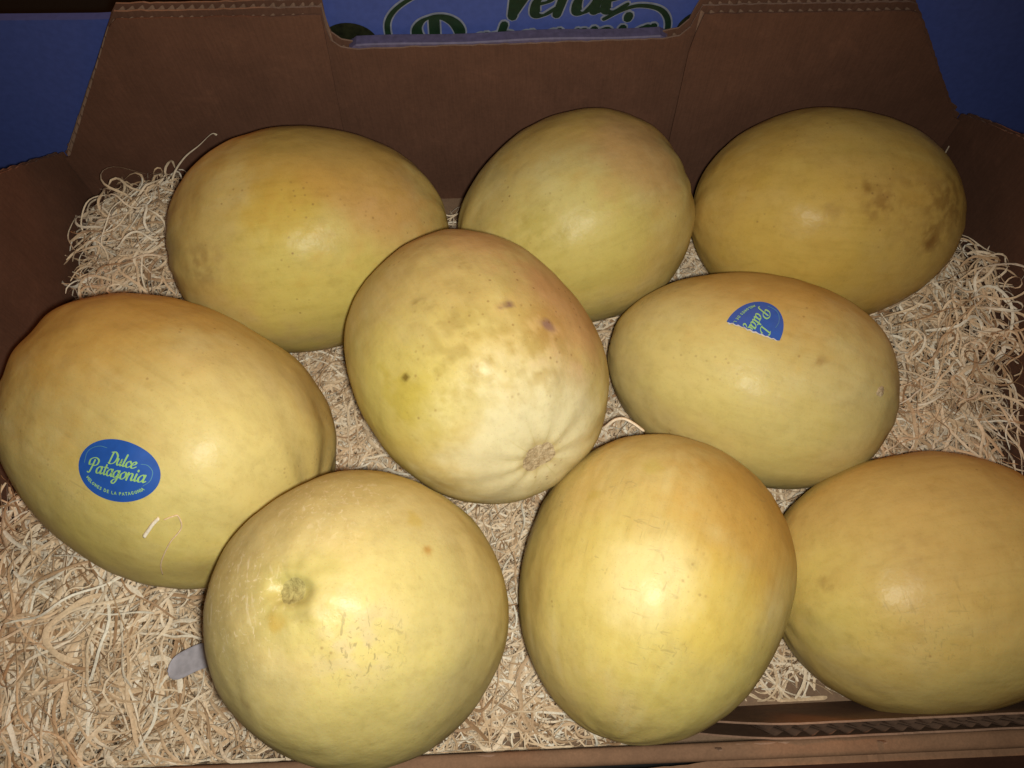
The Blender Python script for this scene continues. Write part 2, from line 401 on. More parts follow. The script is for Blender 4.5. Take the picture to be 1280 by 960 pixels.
# ------------------------------------------------------------------ melons
MEL = {
'M1': [-0.1958, 0.1671, 0.0941, 0.0928, 0.0734, -0.5826, -0.0535, 0.0618, 0.0768, 2.2882, 0.4088],
'M2': [-0.1292, 0.3067, 0.0829, 0.0901, 0.0723, 0.1576, -0.0218, -0.0926, 0.0716, 2.0054, 0.0735],
'M3': [0.0446, 0.3225, 0.0739, 0.0797, 0.0694, 0.3158, 0.1544, 0.083, 0.0668, 2.0973, -0.1847],
'M4': [0.2123, 0.3194, 0.0765, 0.0869, 0.0693, -0.1171, 0.0583, -0.0132, 0.0685, 2.0327, 0.3062],
'M5': [-0.0205, 0.1963, 0.1163, 0.0816, 0.0666, -1.115, 0.3693, 0.0447, 0.0724, 2.1598, 0.4035],
'M6': [0.1439, 0.2023, 0.0754, 0.0862, 0.0631, -0.3415, 0.069, 0.1021, 0.0631, 2.0997, 0.4045],
'M7': [-0.0745, 0.0607, 0.1098, 0.0925, 0.07, 3.3523, 1.4046, 0.0243, 0.0687, 1.9813, -1.3002],
'M8': [0.0708, 0.077, 0.0862, 0.0798, 0.0681, 1.2118, -0.0874, 0.0888, 0.0723, 2.1237, 0.3986],
'M9': [0.2208, 0.0775, 0.0721, 0.0794, 0.0677, 0.092, 0.0718, 0.0428, 0.0673, 2.2635, -0.1004]}
def basis(az, el):
    a = np.array([math.cos(az)*math.cos(el), math.sin(az)*math.cos(el), math.sin(el)])
    s = np.array([-math.sin(az), math.cos(az), 0.]); t = np.cross(a, s)
    return np.stack([a, s, t], 1)

def melon_material():
    t = NT('melon_rind')
    at = t.n('ShaderNodeAttribute', attribute_name='pigment')
    sc = t.n('ShaderNodeAttribute', attribute_name='wear')
    co_ = t.n('ShaderNodeTexCoord'); inf = t.n('ShaderNodeObjectInfo')
    ofs = t.n('ShaderNodeVectorMath', operation='ADD'); t.l(co_.outputs['Object'], ofs.inputs[0])
    mul = t.n('ShaderNodeVectorMath', operation='SCALE'); mul.inputs[0].default_value = (3.1, 5.7, 2.3); t.l(inf.outputs['Random'], mul.inputs['Scale']); t.l(mul.outputs[0], ofs.inputs[1])
    P = ofs.outputs[0]
    # fine mottling
    n1 = t.n('ShaderNodeTexNoise', i_Scale=160.0, i_Detail=5.0, i_Roughness=.65); t.l(P, n1.inputs['Vector'])
    c = t.mix(.27, at.outputs['Color'], t.ramp(n1.outputs['Fac'], [(.25, (.66, .60, .50)), (.5, (1, 1, 1)), (.75, (1.10, 1.10, 1.12))]), 'MULTIPLY')
    mpS = t.n('ShaderNodeMapping'); mpS.inputs['Scale'].default_value = (16, 210, 210); t.l(P, mpS.inputs['Vector'])
    nS = t.n('ShaderNodeTexNoise', i_Scale=1.0, i_Detail=5.0, i_Roughness=.6, i_Distortion=.3); t.l(mpS.outputs[0], nS.inputs['Vector'])
    c = t.mix(.25, c, t.ramp(nS.outputs['Fac'], [(.3, (.74, .70, .60)), (.5, (1, 1, 1)), (.7, (1.08, 1.09, 1.12))]), 'MULTIPLY')
    vp = t.n('ShaderNodeTexVoronoi', i_Scale=620.0); t.l(P, vp.inputs['Vector'])
    c = t.mix(.30, c, t.ramp(vp.outputs['Distance'], [(.06, (.62, .52, .40)), (.22, (1, 1, 1))]), 'MULTIPLY')
    # little brown specks in loose drifts
    v = t.n('ShaderNodeTexVoronoi', i_Scale=210.0, i_Randomness=1.0); t.l(P, v.inputs['Vector'])
    n2 = t.n('ShaderNodeTexNoise', i_Scale=26.0, i_Detail=3.0); t.l(P, n2.inputs['Vector'])
    m1 = t.n('ShaderNodeMapRange', i_1=.05, i_2=.20, i_3=1.0, i_4=0.0); t.l(v.outputs['Distance'], m1.inputs[0])
    m2 = t.n('ShaderNodeMapRange', i_1=.56, i_2=.68); t.l(n2.outputs['Fac'], m2.inputs[0])
    m3 = t.n('ShaderNodeMath', operation='MULTIPLY'); t.l(m1.outputs[0], m3.inputs[0]); t.l(m2.outputs[0], m3.inputs[1])
    sr = t.n('ShaderNodeSeparateColor'); t.l(sc.outputs['Color'], sr.inputs[0])
    m4 = t.n('ShaderNodeMath', operation='MULTIPLY_ADD', i_1=.55); t.l(m3.outputs[0], m4.inputs[0])
    mg = t.n('ShaderNodeMath', operation='MULTIPLY'); t.l(m1.outputs[0], mg.inputs[0]); t.l(sr.outputs[1], mg.inputs[1]); t.l(mg.outputs[0], m4.inputs[2])
    c = t.mix(m4.outputs[0], c, (.23, .11, .035))
    # dark scratches (blue channel) and pale scuffs (red channel): stretched, broken lines
    def lines(scale, rot, lo, hi):
        mp = t.n('ShaderNodeMapping'); mp.inputs['Scale'].default_value = scale; mp.inputs['Rotation'].default_value = rot; t.l(P, mp.inputs['Vector'])
        n = t.n('ShaderNodeTexNoise', i_Scale=1.0, i_Detail=2.0, i_Distortion=.7); t.l(mp.outputs[0], n.inputs['Vector'])
        a = t.n('ShaderNodeMapRange', i_1=lo, i_2=hi); t.l(n.outputs['Fac'], a.inputs[0]); return a.outputs[0]
    l1 = lines((70, 430, 430), (.3, .5, .9), .60, .72); l2 = lines((430, 75, 430), (.2, .3, -.5), .60, .72)
    mx = t.n('ShaderNodeMath', operation='MAXIMUM'); t.l(l1, mx.inputs[0]); t.l(l2, mx.inputs[1])
    ms = t.n('ShaderNodeMath', operation='MULTIPLY'); t.l(mx.outputs[0], ms.inputs[0]); t.l(sr.outputs[0], ms.inputs[1])
    c = t.mix(ms.outputs[0], c, (.74, .62, .36))
    l3a = lines((60, 520, 520), (0, 0, 0), .62, .70); l3b = lines((520, 70, 420), (0, 0, .35), .61, .68)
    l3m = t.n('ShaderNodeMath', operation='MAXIMUM'); t.l(l3a, l3m.inputs[0]); t.l(l3b, l3m.inputs[1]); l3 = l3m.outputs[0]
    mb = t.n('ShaderNodeMath', operation='MULTIPLY'); t.l(l3, mb.inputs[0]); t.l(sr.outputs[2], mb.inputs[1])
    c = t.mix(mb.outputs[0], c, (.24, .19, .08))
    t.l(c, t.b.inputs['Base Color'])
    rg = t.n('ShaderNodeMapRange', i_3=.42, i_4=.60); t.l(n1.outputs['Fac'], rg.inputs[0]); t.l(rg.outputs[0], t.b.inputs['Roughness'])
    t.b.inputs['Specular IOR Level'].default_value = .22
    t.b.inputs['Coat Weight'].default_value = .10; t.b.inputs['Coat Roughness'].default_value = .27
    t.b.inputs['Subsurface Weight'].default_value = .10
    t.b.inputs['Subsurface Radius'].default_value = (1.0, .55, .18); t.b.inputs['Subsurface Scale'].default_value = .006
    n4 = t.n('ShaderNodeTexNoise', i_Scale=55.0, i_Detail=4.0); t.l(P, n4.inputs['Vector'])
    sm = t.n('ShaderNodeMath', operation='MULTIPLY_ADD', i_1=.25); t.l(n1.outputs['Fac'], sm.inputs[0]); t.l(n4.outputs['Fac'], sm.inputs[2])
    n5 = t.n('ShaderNodeTexNoise', i_Scale=420.0, i_Detail=4.0, i_Roughness=.7); t.l(P, n5.inputs['Vector'])
    s2 = t.n('ShaderNodeMath', operation='MULTIPLY_ADD', i_1=.10); t.l(n5.outputs['Fac'], s2.inputs[0]); t.l(sm.outputs[0], s2.inputs[2])
    s3 = t.n('ShaderNodeMath', operation='MULTIPLY_ADD', i_1=-.10); t.l(mb.outputs[0], s3.inputs[0]); t.l(s2.outputs[0], s3.inputs[2])
    bp = t.n('ShaderNodeBump', i_Strength=.34, i_Distance=.0022); t.l(s3.outputs[0], bp.inputs['Height']); t.l(bp.outputs[0], t.b.inputs['Normal']); t.l(bp.outputs[0], t.b.inputs['Coat Normal'])
    return t.m
M_mel = melon_material()
def cork(name, lo, hi, crack=.5):
    t = NT(name); g = t.n('ShaderNodeNewGeometry')
    n = t.n('ShaderNodeTexNoise', i_Scale=420.0, i_Detail=6.0, i_Roughness=.7); t.l(g.outputs['Position'], n.inputs['Vector'])
    v = t.n('ShaderNodeTexVoronoi', i_Scale=330.0, feature='DISTANCE_TO_EDGE'); t.l(g.outputs['Position'], v.inputs['Vector'])
    c = t.ramp(n.outputs['Fac'], [(.32, lo), (.62, hi)])
    c = t.mix(crack, c, t.ramp(v.outputs['Distance'], [(.0, (.45, .40, .34)), (.12, (1, 1, 1))]), 'MULTIPLY')
    t.l(c, t.b.inputs['Base Color']); t.b.inputs['Roughness'].default_value = .8; t.b.inputs['Specular IOR Level'].default_value = .2
    bp = t.n('ShaderNodeBump', i_Strength=.8, i_Distance=.0012); t.l(n.outputs['Fac'], bp.inputs['Height']); t.l(bp.outputs[0], t.b.inputs['Normal'])
    return t.m
M_scar = cork('corky_scar', (.42, .30, .17), (.66, .53, .34))
M_stem = cork('stem_pit', (.25, .20, .07), (.46, .39, .15), .15)

YEL = (.60, .468, .172); ORG = (.56, .33, .070); CRM = (.665, .57, .270); GRN = (.54, .465, .145); YG = (.63, .53, .130); BRN = (.22, .11, .032); PNK = (.60, .33, .14)
# world point, radius, colour, strength, raggedness (0 soft patch .. 1 broken blotch)
SPOTS = {
'M1': [((-.125, .115, .155), .075, YG, .50, .2), ((-.19, .09, .13), .06, YG, .30, .2), ((-.22, .215, .15), .085, ORG, .7, .2), ((-.13, .13, .16), .07, (.78, .66, .30), .5, .1)],
'M2': [((-.11, .255, .12), .065, YG, .70, .2), ((-.13, .28, .15), .03, (.62, .46, .06), .4, .2), ((-.1215, .285, .1505), .028, (.57, .41, .06), .60, .3), ((-.078, .305, .138), .05, PNK, .65, .2), ((-.179, .26, .128), .022, BRN, .30, 1.), ((-.105, .258, .129), .03, BRN, .12, 1.), ((-.11, .34, .145), .085, ORG, .8, .2)],
'M3': [((.04, .275, .12), .065, YG, .55, .2), ((.03, .31, .14), .04, CRM, .4, .2), ((.05, .365, .12), .08, ORG, .7, .2), ((.081, .327, .139), .045, PNK, .6, .2), ((.017, .277, .119), .035, (.42, .34, .06), .30, 1.), ((.0, .33, .125), .03, BRN, .12, 1.), ((.05, .28, .12), .05, GRN, .2, .2)],
'M4': [((.18, .275, .11), .06, (.62, .45, .085), .6, .2), ((.2182, .2841, .1355), .018, BRN, .6, 1.), ((.2546, .2713, .1163), .017, BRN, .80, 1.), ((.268, .2932, .1247), .034, BRN, .58, 1.), ((.2115, .2928, .1397), .004, (.2, .09, .02), .7, .2), ((.191, .2823, .1312), .014, BRN, .22, 1.), ((.238, .287, .135), .035, BRN, .25, 1.), ((.21, .33, .14), .14, ORG, .35, .1)],
'M5': [((-.05, .155, .165), .05, YG, .55, .2), ((.0113, .1279, .1475), .064, (.74, .655, .40), .92, .15), ((.030, .200, .168), .046, PNK, .75, .1), ((-.014, .2376, .174), .025, PNK, .4, .2), ((-.0491, .1501, .1731), .016, (.50, .385, .045), .55, .3),
       ((.005, .178, .185), .045, (.44, .30, .07), .26, 1.), ((-.030, .190, .187), .030, (.38, .27, .07), .30, 1.), ((-.035, .150, .178), .028, (.42, .32, .06), .25, 1.), ((.0177, .1833, .1826), .020, (.44, .25, .06), .40, 1.), ((.0153, .1683, .1822), .03, BRN, .16, 1.), ((-.02, .165, .187), .03, (.36, .26, .06), .35, 1.),
       ((.0177, .1833, .1826), .0050, (.27, .15, .12), .85, .2), ((-.0004, .19, .1903), .0036, (.22, .13, .09), .9, .2), ((-.0495, .1589, .178), .0026, (.18, .12, .02), .9, .1), ((-.0445, .194, .1863), .006, (.26, .18, .05), .8, .7), ((.0095, .172, .1845), .0022, (.2, .12, .04), .9, .2), ((.0155, .171, .182), .0018, (.2, .12, .04), .9, .2), ((-.0217, .2146, .1871), .005, (.33, .22, .06), .7, .7)],
'M6': [((.10, .19, .125), .05, YG, .40, .2), ((.14, .16, .11), .05, YG, .25, .2), ((.15, .245, .12), .07, ORG, .7, .2), ((.1634, .181, .1379), .0035, (.38, .24, .08), .7, .2), ((.10, .20, .13), .05, (.74, .62, .26), .4, .1)],
'M7': [((-.05, .05, .185), .05, (.62, .53, .19), .4, .2), ((-.07, .01, .16), .05, YG, .3, .2), ((-.0376, .0761, .1811), .0045, (.45, .25, .06), .7, .7), ((-.0434, .0898, .1789), .006, (.52, .38, .08), .6, .2), ((-.1111, .0184, .1711), .006, BRN, .35, .9), ((-.0878, .0559, .2011), .030, (.47, .41, .12), .45, .2), ((-.0624, .0392, .1944), .03, (.58, .47, .26), .5, .5), ((-.0835, .0505, .2005), .006, (.34, .27, .09), .8, .2), ((-.094, .046, .199), .005, (.48, .30, .05), .6, .3)],  # dark spot beside the stem pit paints in its shaded rim
'M8': [((.045, .06, .145), .055, YG, .45, .2), ((.08, .03, .13), .05, YG, .40, .2), ((.1185, .0991, .1420), .055, ORG, .85, .15), ((.0668, .1211, .1487), .007, (.52, .42, .10), .5, .3), ((.0387, .1109, .141), .005, (.50, .38, .08), .6, .4), ((.0479, .0484, .1494), .004, (.48, .36, .08), .45, .2), ((.0895, .0537, .1515), .035, (.72, .52, .10), .45, .3), ((.078, .0725, .1575), .003, (.42, .30, .06), .6, .2), ((.058, .066, .156), .03, (.80, .69, .34), .6, .2)],
'M9': [((.16, .07, .11), .045, YG, .45, .2), ((.20, .11, .13), .08, (.53, .37, .125), .6, .2), ((.1933, .0795, .1349), .02, BRN, .12, 1.), ((.155, .0708, .1111), .008, BRN, .35, 1.)],
}
TONE = {'M1': (.30, .25), 'M2': (.50, .15), 'M3': (.35, .15), 'M4': (.95, .0), 'M5': (.25, .40), 'M6': (.35, .35), 'M7': (.25, .30), 'M8': (.25, .30), 'M9': (.55, .15)}
LABEL = {
'M1': 'large yellow melon with one whole oval blue sticker on its side',
'M2': 'yellow melon with an orange flush, against the rear wall beside the corner straw pile',
'M3': 'plain yellow melon against the rear wall, between two other melons',
'M4': 'deep golden melon with brown bruises on one end, in a rear box corner',
'M5': 'blotchy yellow melon with cream end and round tan blossom scar, resting in the middle',
'M6': 'pale melon carrying the torn half of a blue sticker',
'M7': 'round melon with a pitted stem hole and fine pale scuffs, by the grey tag',
'M8': 'smooth round melon with orange flank, between the pitted melon and the tan corner melon',
'M9': 'plain tan yellow melon in the front corner, above the fluted cardboard edge'}
NV, NR = 240, 150
melons = {}; trees = {}
def dentinfo(nm, M):
    B = basis(M[5], M[6]); c = np.array(M[:3]); return B, c
for qi, (nm, M) in enumerate(MEL.items()):
    x, y, z, a, b, az, el, k, b2, p, ro = M
    ph = np.linspace(0, math.pi, NR+1); th = np.linspace(0, 2*math.pi, NV, endpoint=False)
    PH, TH = np.meshgrid(ph[1:-1], th, indexing='ij')
    D = np.stack([np.cos(PH), np.sin(PH)*np.cos(TH), np.sin(PH)*np.sin(TH)], -1).reshape(-1, 3)
    D = np.vstack([D, [[1, 0, 0], [-1, 0, 0]]])
    L = D/((np.abs(D)**p).sum(1)**(1/p))[:, None]
    tp = 1+k*L[:, 0]
    c_, s_ = math.cos(ro), math.sin(ro)
    L = np.stack([L[:, 0]*a, L[:, 1]*b*tp, L[:, 2]*b2*tp], 1)
    L = np.stack([L[:, 0], L[:, 1]*c_-L[:, 2]*s_, L[:, 1]*s_+L[:, 2]*c_], 1)
    # gentle lumps and faint lengthwise ribs
    ang = np.arctan2(L[:, 2], L[:, 1]); rad = np.hypot(L[:, 1], L[:, 2])
    lump = fbm(L/.035+qi*9.1, qi, 3)-.5
    rib = np.cos(ang*10+2.2*vnoise(np.stack([L[:, 0]*12, ang*0, ang*0+qi], 1), 5))*(rad/b)**.5*sstep(.4, 1, np.abs(L[:, 0])/a)
    ribamp = {'M1': .0011, 'M5': .0005, 'M3': .0007, 'M2': .0005}.get(nm, .0003)
    disp = .0036*lump+ribamp*rib
    L = L*(1+disp/np.linalg.norm(L, axis=1))[:, None]
    # stem pit / blossom hollow on the ends
    for sg, dep, wd in ((1, {'M7': .0050, 'M5': .0014}.get(nm, .0006), {'M7': .0066}.get(nm, .010)), (-1, .0005, .008)):
        rr = np.where(sg*L[:, 0] > 0, rad, 9)*(1+.25*np.cos(ang*2+.7))
        prof = -dep*np.exp(-(rr/wd)**4)
        L[:, 0] += sg*prof
    Bs = basis(az, el); W = L@Bs.T+np.array([x, y, z])
    # pigment
    tone, grn = TONE[nm]
    n_lo = fbm(L/.045+3.7*qi, 20+qi, 3); n_md = fbm(L/.014+5*qi, 40+qi, 4); n_hi = fbm(L/.005+5*qi, 60+qi, 3)
    cs = np.stack([L[:, 0]/.05+qi, np.cos(ang)*9, np.sin(ang)*9], 1); streak = fbm(cs, 80+qi, 4)
    cs2 = np.stack([L[:, 0]/.10+qi, np.cos(ang)*26, np.sin(ang)*26], 1); streak2 = fbm(cs2, 90+qi, 3)
    col = np.tile(np.array(YEL), (len(L), 1))
    def blend(wt, c): 
        global col
        col = col*(1-wt[:, None])+np.array(c)*wt[:, None]
    blend(tone*sstep(.35, .72, n_lo*.55+streak*.45), ORG)
    blend(.55*sstep(.45, .75, streak*.6+n_md*.4), CRM)
    blend(grn*sstep(.5, .75, fbm(L/.03+31*qi, 120+qi, 3)), GRN)
    blend(.22*sstep(.5, .8, streak2), (.60, .44, .13))
    blend(.14*sstep(.55, .8, n_md), (.56, .38, .11))
    blend(np.full(len(L), {'M4': .55, 'M2': .20, 'M9': .25, 'M3': .10}.get(nm, .0)), (.58, .37, .080))
    blend(np.full(len(L), {'M7': .50, 'M6': .38}.get(nm, .0)), (.57, .475, .215))
    for wp, rd, cc, stg, rag in SPOTS[nm]:
        d = np.linalg.norm(W-np.array(wp), axis=1)
        wj = d*(1+.8*(n_md-.5)+1.3*(n_hi-.5)*(rd < .02)+.4*(n_hi-.5))
        wt = 1-sstep(.35 if rag < .5 else .2, 1.0, wj/rd)
        if rag >= .5: wt = wt*sstep(.42, .60, n_hi*.6+n_md*.4)*1.25
        blend(np.clip(stg*wt, 0, 1), cc)
    if nm in ('M5', 'M7'):
        rr = np.where(L[:, 0] > 0, rad, 9)*(1+.5*(n_hi-.5)); blend(.6*(1-sstep(.008, .0135, rr)), (.50, .37, .15) if nm == 'M5' else (.44, .37, .12))
    wear = np.zeros((len(L), 4)); wear[:, 3] = 1
    if nm == 'M7':
        d = np.linalg.norm(W-np.array((-.118, .055, .185)), axis=1); wear[:, 0] = 1.0*(1-sstep(.012, .040, d))
        d = np.linalg.norm(W-np.array((-.080, .098, .180)), axis=1); wear[:, 0] = np.maximum(wear[:, 0], .7*(1-sstep(.010, .040, d)))
        d = np.linalg.norm(W-np.array((-.0600, .0360, .194)), axis=1); wear[:, 2] = .55*(1-sstep(.008, .026, d))
    elif nm == 'M5':
        # fine furrows running out of the blossom scar
        rr = np.where(L[:, 0] > 0, rad, 9); fr = np.maximum(0, np.cos(ang*11+3*n_lo))**24
        blend(.45*fr*(1-sstep(.010, .030, rr)), (.52, .44, .16))
        d = np.linalg.norm(W-np.array((.005, .185, .186)), axis=1); wear[:, 1] = .8*(1-sstep(.01, .06, d))*sstep(.38, .55, n_md)
    elif nm == 'M4':
        d = np.linalg.norm(W-np.array((.235, .285, .132)), axis=1); wear[:, 1] = .6*(1-sstep(.01, .05, d))*sstep(.45, .6, n_md)
    elif nm in ('M2', 'M3'):
        d = np.linalg.norm(W-np.array((-.15, .265, .13) if nm == 'M2' else (.02, .285, .125)), axis=1); wear[:, 1] = .35*(1-sstep(.02, .06, d))*sstep(.45, .6, n_md)
    elif nm == 'M9': wear[:, 2] = .28*sstep(.5, .65, n_lo)
    else: wear[:, 2] = .30*sstep(.58, .70, n_lo)*sstep(.48, .6, n_md)
    # faces
    F = []
    R = NR-1
    idx = np.arange(R*NV).reshape(R, NV)
    aa = idx[:-1]; bb = idx[1:]
    q = np.stack([aa, bb, np.roll(bb, -1, 1), np.roll(aa, -1, 1)], -1).reshape(-1, 4)
    n0 = R*NV
    t1 = [(n0, idx[0, j], idx[0, (j+1) % NV]) for j in range(NV)]; t2 = [(n0+1, idx[-1, (j+1) % NV], idx[-1, j]) for j in range(NV)]
    me = bpy.data.meshes.new('melon')
    me.from_pydata(L.tolist(), [], q.tolist()+t1+t2)
    me.polygons.foreach_set('use_smooth', [True]*len(me.polygons))
    ca = me.color_attributes.new('pigment', 'FLOAT_COLOR', 'POINT'); ca.data.foreach_set('color', np.hstack([np.clip(col, 0, 1), np.ones((len(col), 1))]).astype(np.float32).ravel())
    cw = me.color_attributes.new('wear', 'FLOAT_COLOR', 'POINT'); cw.data.foreach_set('color', wear.astype(np.float32).ravel())
    me.materials.append(M_mel); me.update()
    o = bpy.data.objects.new('melon', me); C.objects.link(o)
    mw = Matrix.Identity(4)
    for i in range(3):
        for j in range(3): mw[i][j] = Bs[i, j]
        mw[i][3] = M[i]
    o.matrix_world = mw
    tag(o, LABEL[nm], 'melon', 'melons packed in the open box')
    melons[nm] = (o, mw, Bs)
    trees[nm] = BVHTree.FromPolygons([tuple(v) for v in L], q.tolist()+[tuple(map(int, t)) for t in t1+t2])

def conform(nm, anchor, tU, tV, nrm, uv, off):
    """2D points in a tangent plane at a world anchor -> points lying on the melon's skin, in the melon's own space"""
    o, mw, Bs = melons[nm]; M = MEL[nm]
    A = (np.array(anchor)-np.array(M[:3]))@Bs; U = tU@Bs; Vv = tV@Bs; Nn = nrm@Bs
    out = []
    for a, b in uv:
        s = A+U*a+Vv*b+Nn*.05
        hit, hn, _, _ = trees[nm].ray_cast(Vector(s), Vector(-Nn))
        if hit is None: hit = Vector(A+U*a+Vv*b); hn = Vector(Nn)
        if hn.dot(Vector(Nn)) < 0: hn = -hn
        out.append(tuple(hit+hn*off))
    return out
def tangent(nm, anchor, tx, ty):
    """surface normal, and the tangents whose first runs along the direction (tx right, ty down) as seen by the viewer"""
    o, mw, Bs = melons[nm]; M = MEL[nm]
    loc = Vector((np.array(anchor)-np.array(M[:3]))@Bs)
    h, n, _, _ = trees[nm].find_nearest(loc)
    n = np.array(n)
    if n@np.array(loc) < 0: n = -n
    n = Bs@n; n /= np.linalg.norm(n)
    wv = r_*tx-u_*ty; view = np.array(anchor)-np.array([0, 0, CAMZ]); view /= np.linalg.norm(view)
    t = wv-view*(wv@n)/(view@n); t /= np.linalg.norm(t)
    return t, np.cross(n, t), n

def sticker(nm, anchor, tx, ty, A, B, cut=None, size=.87):
    o = melons[nm][0]
    tU, tV, n = tangent(nm, anchor, tx, ty)
    tU = tU*size; tV = tV*size
    cx, cy = (0, 0) if cut is None else cut['c']
    nb = 72; ring = []
    rr = random.Random(3)
    for i in range(nb):
        t = 2*math.pi*i/nb; dx, dy = math.cos(t), math.sin(t)
        qa = (dx/A)**2+(dy/B)**2; qb = 2*(cx*dx/A**2+cy*dy/B**2); qc = (cx/A)**2+(cy/B)**2-1
        rad = (-qb+math.sqrt(qb*qb-4*qa*qc))/(2*qa)
        if cut:
            den = dx*cut['n'][0]+dy*cut['n'][1]
            if den > 1e-6:
                rl = (cut['d']-(cx*cut['n'][0]+cy*cut['n'][1]))/den
                if rl < rad: rad = rl*(1+.05*(rr.random()-.5))
        ring.append((cx+dx*rad, cy+dy*rad))
    def grid(scale, off, mat, name, parent, rows=7):
        uv = [(cx, cy)]
        for j in range(1, rows+1):
            for (a, b) in ring: uv.append((cx+(a-cx)*scale*j/rows, cy+(b-cy)*scale*j/rows))
        F = [(0, 1+i, 1+(i+1) % nb) for i in range(nb)]
        for j in range(rows-1):
            for i in range(nb):
                a = 1+j*nb+i; b = 1+j*nb+(i+1) % nb; F.append((a, a+nb, b+nb, b))
        # a thin edge down to the skin
        e = len(uv)+nb; uv2 = uv+[uv[1+(rows-1)*nb+i] for i in range(nb)]+[(cx+(a-cx)*scale, cy+(b-cy)*scale) for a, b in ring]
        P = conform(nm, anchor, tU, tV, n, uv, off)+conform(nm, anchor, tU, tV, n, uv2[e-nb:e], off)+conform(nm, anchor, tU, tV, n, uv2[e:], .00002)
        for i in range(nb):
            a = e-nb+i; b = e-nb+(i+1) % nb; F.append((a, e+i, e+(i+1) % nb, b))
        ob = mesh(name, P, F, mat, parent, smooth=True)
        for pl in list(ob.data.polygons)[-nb:]: pl.use_smooth = False
        return ob
    rim = grid(1.0, .00022, M_sticker, 'sticker', o)
    inside = lambda p: (p[0]/A)**2+(p[1]/B)**2 < .97 and (cut is None or p[0]*cut['n'][0]+p[1]*cut['n'][1] < cut['d']-.0003)
    def put(st, w0, w1, name, mat, off, mono=False):
        V2, F2 = ribbons(st, w0, w1, 6, mono)
        F2 = [q for q in F2 if all(inside(V2[i]) for i in q)]
        if not F2: return
        use = sorted({i for q in F2 for i in q}); mp = {i: k for k, i in enumerate(use)}
        P = conform(nm, anchor, tU, tV, n, [V2[i] for i in use], off)
        mesh(name, P, [tuple(mp[i] for i in q) for q in F2], mat, rim)
    def place(st, s, ox, oy): return [[(ox+s*a, oy+s*b) for a, b in q] for q in st]
    put(place(set_text('Dulce', G, .22)[0], .00345, -.0048, .0034), .0004, .00112, 'lettering', M_lime, .0005)
    put(place(set_text('Patagonia', G, .22)[0], .00400, -.0168, -.0034), .0004, .00118, 'lettering', M_lime, .00055)
    arc = []
    tx_ = 'MELONES DE LA PATAGONIA'; tot = sum(CAPS[c][0] for c in tx_); s = .00150; pos = 0
    for ch in tx_:
        adv, st = CAPS[ch]
        an = (pos+adv/2-tot/2)*s/.0150
        phi = -math.pi/2+an*1.02; bx, by = .0205*math.cos(phi), .0128*math.sin(phi)
        tg = math.atan2(.0128*math.cos(phi), -.0205*math.sin(phi))
        for q in st:
            arc.append([(bx+s*((a-adv/2)*math.cos(tg)-b*math.sin(tg)), by+s*((a-adv/2)*math.sin(tg)+b*math.cos(tg))) for a, b in q])
        pos += adv
    put(arc, .0003, .00036, 'small_lettering', M_lime, .0005, True)
    sw = [[(-.0198, .0005), (-.0192, .0060), (-.0165, .0092), (-.0120, .0112), (-.0075, .0112)],
          [(.0130, .0062), (.0165, .0060), (.0195, .0030), (.0190, -.0020), (.0160, -.0052)]]
    for q in sw: put([q], .00025, .0004, 'swirl', M_limedim, .00045)
    return tU, tV, n, rim

sticker('M1', (-.1875, .1222, .161), .975, .222, .0237, .0168)
cutn = np.array([.998, .06]); cutn /= np.linalg.norm(cutn)
tU, tV, n, rim = sticker('M6', (.1312, .2015, .1384), -.50, .87, .0225, .0170, cut=dict(c=(-.0095, .002), n=tuple(cutn), d=.0008))
# the white torn paper edge
ln = np.array([-cutn[1], cutn[0]]); V2 = []; F2 = []
for i, s in enumerate(np.linspace(-.0158, .0158, 26)):
    base = cutn*(.0006+.0004*math.sin(i*2.1))+ln*s
    ww = .0004+.0007*random.random()
    V2 += [tuple(base), tuple(base+cutn*ww)]
    if i: F2.append((2*i-2, 2*i, 2*i+1, 2*i-1))
mesh('torn_edge', conform('M6', (.1312, .2015, .1384), tU, tV, n, V2, .00035), F2, M_white, rim)

# scars on the ends that show
def scar(nm, sg, rad, mat, name, raise_, seed, wob=.25, center=None):
    o, mw, Bs = melons[nm]; M = MEL[nm]
    if center is None: anchor = np.array(M[:3])+Bs[:, 0]*M[3]*sg; n = Bs[:, 0]*sg
    else: anchor = np.array(center); n = tangent(nm, anchor, 1, 0)[2]
    t = np.cross(n, [0, 0, 1.]); t /= np.linalg.norm(t); v = np.cross(n, t)
    rr = random.Random(seed); nb = 36; rows = 9
    pz = [rr.uniform(0, 6.28) for _ in range(5)]
    w_ = [1+wob*sum(math.sin((k+2)*2*math.pi*i/nb+pz[k])/(k+2.5) for k in range(5))*.55+.05*(rr.random()-.5) for i in range(nb)]
    uv = [(0, 0)]; offs = [raise_]
    for j in range(1, rows+1):
        for i in range(nb):
            a = 2*math.pi*i/nb; q = rad*j/rows*(w_[i] if j > 4 else 1+(w_[i]-1)*j/5)
            uv.append((q*math.cos(a), q*math.sin(a)))
            offs.append(raise_*(1-(j/rows)**3)+(.00035*(rr.random()-.5) if j < rows else -.0002)+.0001)
    P = [conform(nm, anchor, t, v, n, [p], f)[0] for p, f in zip(uv, offs)]
    F = [(0, 1+i, 1+(i+1) % nb) for i in range(nb)]
    for j in range(rows-1):
        for i in range(nb):
            a = 1+j*nb+i; b = 1+j*nb+(i+1) % nb; F.append((a, a+nb, b+nb, b))
    return mesh(name, P, F, mat, o, smooth=True)
scar('M5', 1, .0092, M_scar, 'blossom_scar', .0002, 1, .30)
scar('M7', 1, .0054, M_stem, 'stem_scar', .0001, 5, .16)
scar('M6', 1, .0030, M_scar, 'blossom_scar', .0004, 3, .5, center=(.1994, .1695, .1233))

